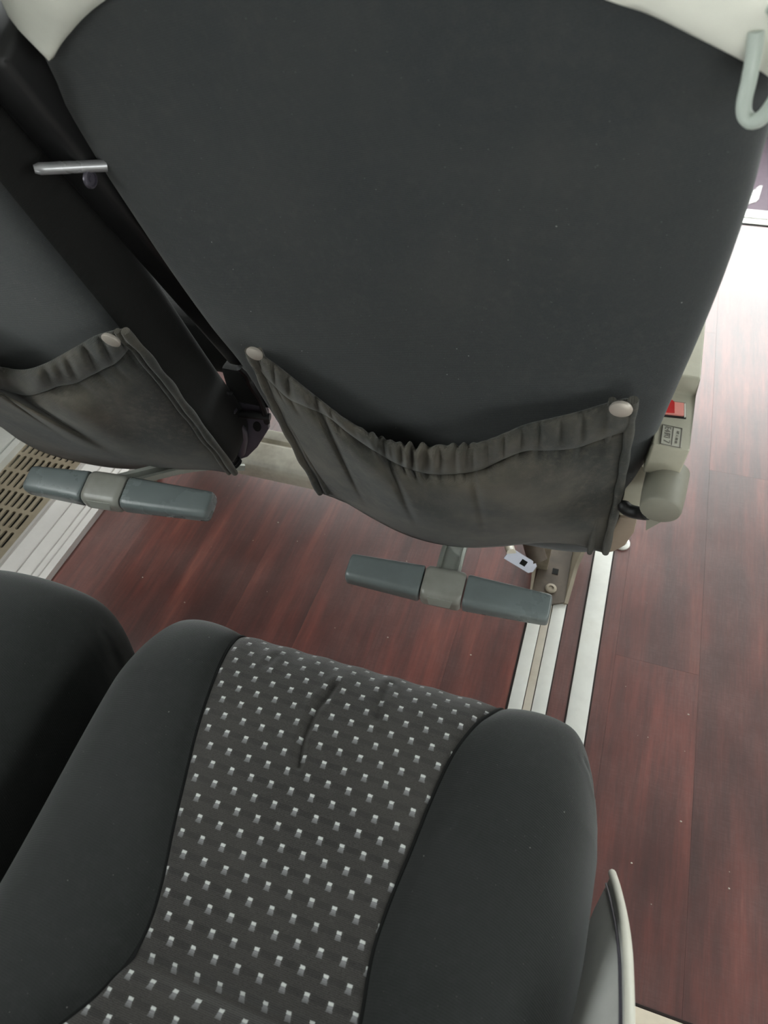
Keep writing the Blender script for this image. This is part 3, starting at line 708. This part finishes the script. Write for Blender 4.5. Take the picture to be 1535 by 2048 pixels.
tube('cable', interp_curve([at(478, 735, y=.60), at(492, 750, y=.605), at(500, 770, y=.61), at(520, 800, y=.62), at(534, 845, y=.625)], 24), .0045, M_BLACKP, hg, n=8)
tube('cable_tie', [at(508, 758, y=.60), at(517, 752, y=.60)], .0012, M_ALU, hg, n=6)
box('cover_block', tuple(at(505, 765, y=.64)), (.07, .03, .06), M_BACKD, hg, bev=.006)
tube('bellows', interp_curve([at(428, 870, y=.605), at(445, 900, y=.605), at(468, 930, y=.605)], 24), [.011 + .003 * (i % 2) for i in range(24)], M_BLACKP, hg, n=12)

# ------------------------------------------------------------------ floor ring
rc = at(1242, 1085, z=.003)
ring = thing('tie_down_ring', (rc[0], rc[1], 0), 'small chrome tie-down ring set in the aisle floor beside the white strip', 'ring')
lathe('ring_flange', [(.0075, .0005), (.0075, .003), (.0095, .0048), (.0125, .0048), (.0150, .003), (.0155, .0005)], (rc[0], rc[1], 0), (0, 0, 1), M_ALU, ring, n=32, caps=False)
lathe('ring_core', [(.0078, .0004), (.0078, .0012), (.004, .0012), (.0036, .0030), (.0003, .0032)], (rc[0], rc[1], 0), (0, 0, 1), M_DARKM, ring, n=24)

# ------------------------------------------------------------------ rear row seats
PROF = np.array([(.235, .285), (.262, .305), (.280, .332), (.2865, .358), (.284, .382), (.274, .403), (.256, .419), (.228, .429), (.190, .433), (.14, .432), (.09, .428), (.04, .424), (0, .421), (-.05, .424), (-.10, .430), (-.15, .436)])
NV = 200
prof = interp_curve(PROF, NV)
arc = np.concatenate([[0], np.cumsum(np.linalg.norm(np.diff(prof, axis=0), axis=1))])
def fx(tab, y):
    t = np.array(sorted(tab)); return np.interp(y, t[:, 0], t[:, 1])
LS = [(.30, -.284), (.275, -.282), (.261, -.279), (.223, -.273), (.169, -.263), (.136, -.255), (.091, -.244), (.051, -.233), (.023, -.229), (-.002, -.232), (-.027, -.243), (-.046, -.255), (-.08, -.275), (-.15, -.29)]
RS = [(.30, -.010), (.275, -.018), (.262, -.024), (.246, -.033), (.214, -.044), (.175, -.051), (.132, -.056), (.094, -.061), (.058, -.063), (.017, -.058), (-.05, -.052), (-.15, -.045)]
OLx = [(.30, -.388), (.24, -.396), (.2, -.399), (-.15, -.400)]
ORx = [(.30, .078), (.24, .090), (.2, .093), (-.15, .093)]
def smooth_tab(tab):
    c = interp_curve(sorted(tab), 120); return [tuple(v) for v in c]
LS, RS = smooth_tab(LS), smooth_tab(RS)
creases = [[at(*p, z=.432)[:2] for p in ((668, 1362), (655, 1385), (632, 1415), (605, 1480), (598, 1530))],
           [at(*p, z=.432)[:2] for p in ((778, 1352), (768, 1372), (758, 1400), (752, 1435))],
           [at(*p, z=.432)[:2] for p in ((545, 1300), (530, 1322))]]
wrinkles = [[at(*p, z=.41)[:2] for p in ((1196, 1540), (1212, 1568), (1222, 1610))], [at(*p, z=.42)[:2] for p in ((1180, 1500), (1205, 1530), (1219, 1560))]]
def dist_line(x, y, line):
    P = np.array(line); best = np.full(np.shape(x), 9.0)
    for a, b in zip(P[:-1], P[1:]):
        ab = b - a; t = np.clip(((x - a[0]) * ab[0] + (y - a[1]) * ab[1]) / (ab @ ab), 0, 1)
        best = np.minimum(best, np.hypot(x - a[0] - t * ab[0], y - a[1] - t * ab[1]))
    return best
def rear_seat(root, DX, LS, RS, full):
    rear = root
    nu = 130
    ys, zs = prof[:, 0], prof[:, 1]
    xl, xr = fx(LS, ys), fx(RS, ys)
    Uq = np.linspace(0, 1, nu)
    XX = xl[:, None] + (xr - xl)[:, None] * Uq[None]; YY = np.repeat(ys[:, None], nu, 1); ZZ = np.repeat(zs[:, None], nu, 1)
    e = np.minimum(Uq, 1 - Uq)[None]
    ZZ = ZZ - .006 * np.exp(-e / .02) - .003 * np.sin(math.pi * Uq)[None] * sstep(.2, .05, YY)
    ZZ -= .011 * np.exp(-(np.abs(YY - .002) / .007) ** 1.4) * (np.sin(math.pi * Uq)[None] ** .5)
    ZZ += .002 * np.exp(-((YY + .012) / .008) ** 2)
    dec = sstep(.16, .2, YY)
    for cr, amp in zip(creases, (.0036, .0028, .0020)):
        dd = dist_line(XX, YY, cr); ZZ += amp * (-np.exp(-(dd / .0040) ** 2) + .35 * np.exp(-((dd - .008) / .004) ** 2))
    ZZ += .0012 * np.sin(XX * 170 + 3 * np.sin(YY * 30)) * sstep(.2, .27, YY)
    uvs = np.stack([XX, np.repeat(-arc[:, None], nu, 1)], 2).reshape(-1, 2)
    mesh('cushion_insert', np.stack([XX, YY, ZZ], 2).reshape(-1, 3), grid_faces(NV, nu), M_INS, rear, smooth=180, uv=uvs, label='grey ribbed cushion insert woven with staggered white flecks')
    def bolster(seam, outer, sgn, raise_, ex):
        nb = 60; V = []
        for r in range(NV):
            y, z = ys[r], zs[r]; xs, xo = float(fx(seam, y)), float(fx(outer, y))
            for i in range(nb):
                th = i / (nb - 1) * math.pi / 2; tn = math.sin(th) ** ex
                x = xs + (xo - xs) * tn; drop = (1 - math.cos(th) ** .62) * max(.0, (z - .27)) 
                yy = y - .034 * max(0, (tn - .62) / .38) ** 2.2 * float(sstep(.14, .27, y)) - .006 * math.sin(math.pi * min(1, tn)) * -1 * float(sstep(.2, .28, y))
                zz = z - drop + raise_ * math.sin(math.pi * min(1, tn * .9 + .02)) ** .8 * float(sstep(.29, .2, y)) - .006 * math.exp(-tn / .05)
                V.append((x, yy, zz))
        if sgn > 0:
            A = np.array(V)
            for cr in wrinkles:
                dd = dist_line(A[:, 0], A[:, 1], cr); A[:, 2] += .0022 * (-np.exp(-(dd / .0025) ** 2) + .5 * np.exp(-((dd - .005) / .003) ** 2))
            V = A
        return mesh('bolster', V, grid_faces(NV, nb), M_BOL, rear, smooth=180)
    bolster(LS, OLx, -1, .016, .80); bolster(RS, ORx, 1, .014, .70)
    for tab in (LS, RS):
        pts = [(float(fx(tab, ys[i])), ys[i], zs[i] - .0055) for i in range(0, NV, 2)]
        tube('seam_piping', pts, .0022, M_PIPE, rear, n=8)
    box('cushion_pan', (-.155, .03, .278), (.44, .34, .06), M_BLACKP, rear, bev=.01)
    box('pedestal', (-.175, .0, .125), (.28, .16, .25), M_BLACKP, rear, bev=.006)
    # backrest of the row the photograph is taken from
    PB = Plane(-.13, .43, 17.0)
    rr = []
    for k, s in enumerate(np.linspace(-.02, .62, 24)):
        e = min(k, 23 - k); f = [.8, .94][e] if e < 2 else 1
        rr.append(superring(PB, -.155, .232 * (1 - (1 - f) * .3), s, .11 * f, .11, 5, 48))
    loft('backrest', rr, M_BOL, rear, smooth=60)
    for o in rear.children:
        if DX: o.data.transform(Matrix.Translation((DX, -.004, 0)))
    root.location.x += DX
    if DX:
        for o in rear.children: o.data.transform(Matrix.Translation((-DX, 0, 0)))
    return rear
rear = rear_seat(thing('passenger_seat', (-.15, 0, 0), 'rear aisle seat cushion with white-flecked grey insert between black bolsters', 'seat', 'rear row seats'), 0, LS, RS, True)
rear_seat(thing('passenger_seat', (-.15, 0, 0), 'rear window seat cushion, rounded black corner at the left photo edge', 'seat', 'rear row seats'), -.498, [(a, b - .02) for a, b in LS], [(a, b - .075) for a, b in RS], False)
# side cover of the aisle seat
arcp = interp_curve([at(*p, x=.107)[1:] for p in ((1219, 1745), (1228, 1775), (1240, 1830), (1248, 1890), (1251, 1960), (1252, 2048), (1250, 2180))], 30)
cen = np.array([-.02, .33]); rows = []
for k, xx in ((0, .1085), (.04, .1060), (.08, .1030), (.16, .0970), (.28, .0900), (.42, .0830)):
    rows.append([np.array([xx, *(p * (1 - k) + cen * k)]) for p in arcp])
rows += [[r + np.array([.012, 0, 0]) for r in rows[-1]], [np.array([.1105, *p]) for p in arcp]]
sc_ = mesh('side_cover', np.array(rows).reshape(-1, 3), grid_faces(len(rows), len(arcp)), M_SIDE, rear, smooth=50)
outl = [tuple(p) for p in arcp] + [(arcp[-1][0] - .08, arcp[-1][1] + .004), (-.15, .44), (-.16, .24), (.08, .22), (arcp[0][0] - .02, .28)]
prism('outer_panel', outl, 0, .1085, .1120, M_SIDE, sc_)
tube('cover_rim', [np.array([.109, p[0], p[1]]) for p in arcp], .0036, M_RIM, sc_, n=10)
tube('cover_groove', [np.array([.1050, *(p * .95 + cen * .05)]) for p in arcp], .0014, M_DARKM, sc_, n=8)

# ------------------------------------------------------------------ crumbs and lint on the floor
cv, cf = [], []
def crumb(p, r):
    o = len(cv); a0 = random.random() * 6
    for k in range(5): cv.append((p[0] + r * math.cos(a0 + k * 1.257) * (1 + .6 * random.random()), p[1] + r * math.sin(a0 + k * 1.257), .0002))
    cv.append((p[0], p[1], .0002 + r * .7))
    for k in range(5): cf.append((o + k, o + (k + 1) % 5, o + 5))
for p in ((285, 1155), (369, 1205), (412, 1035), (775, 1275), (1376, 1429), (1457, 1777), (1262, 1726), (1361, 1643), (941, 1310), (556, 1045), (790, 1040)): crumb(at(*p, z=0), .0012)
for k in range(60): crumb((random.uniform(-.8, .6), random.uniform(.2, 1.4)), random.uniform(.0003, .0008))
cr = mesh('floor_crumbs', cv, cf, M_CRUMB, None, smooth=0, kind='stuff'); cr['label'] = 'tiny pale crumbs scattered on the wood floor'; cr['category'] = 'crumbs'
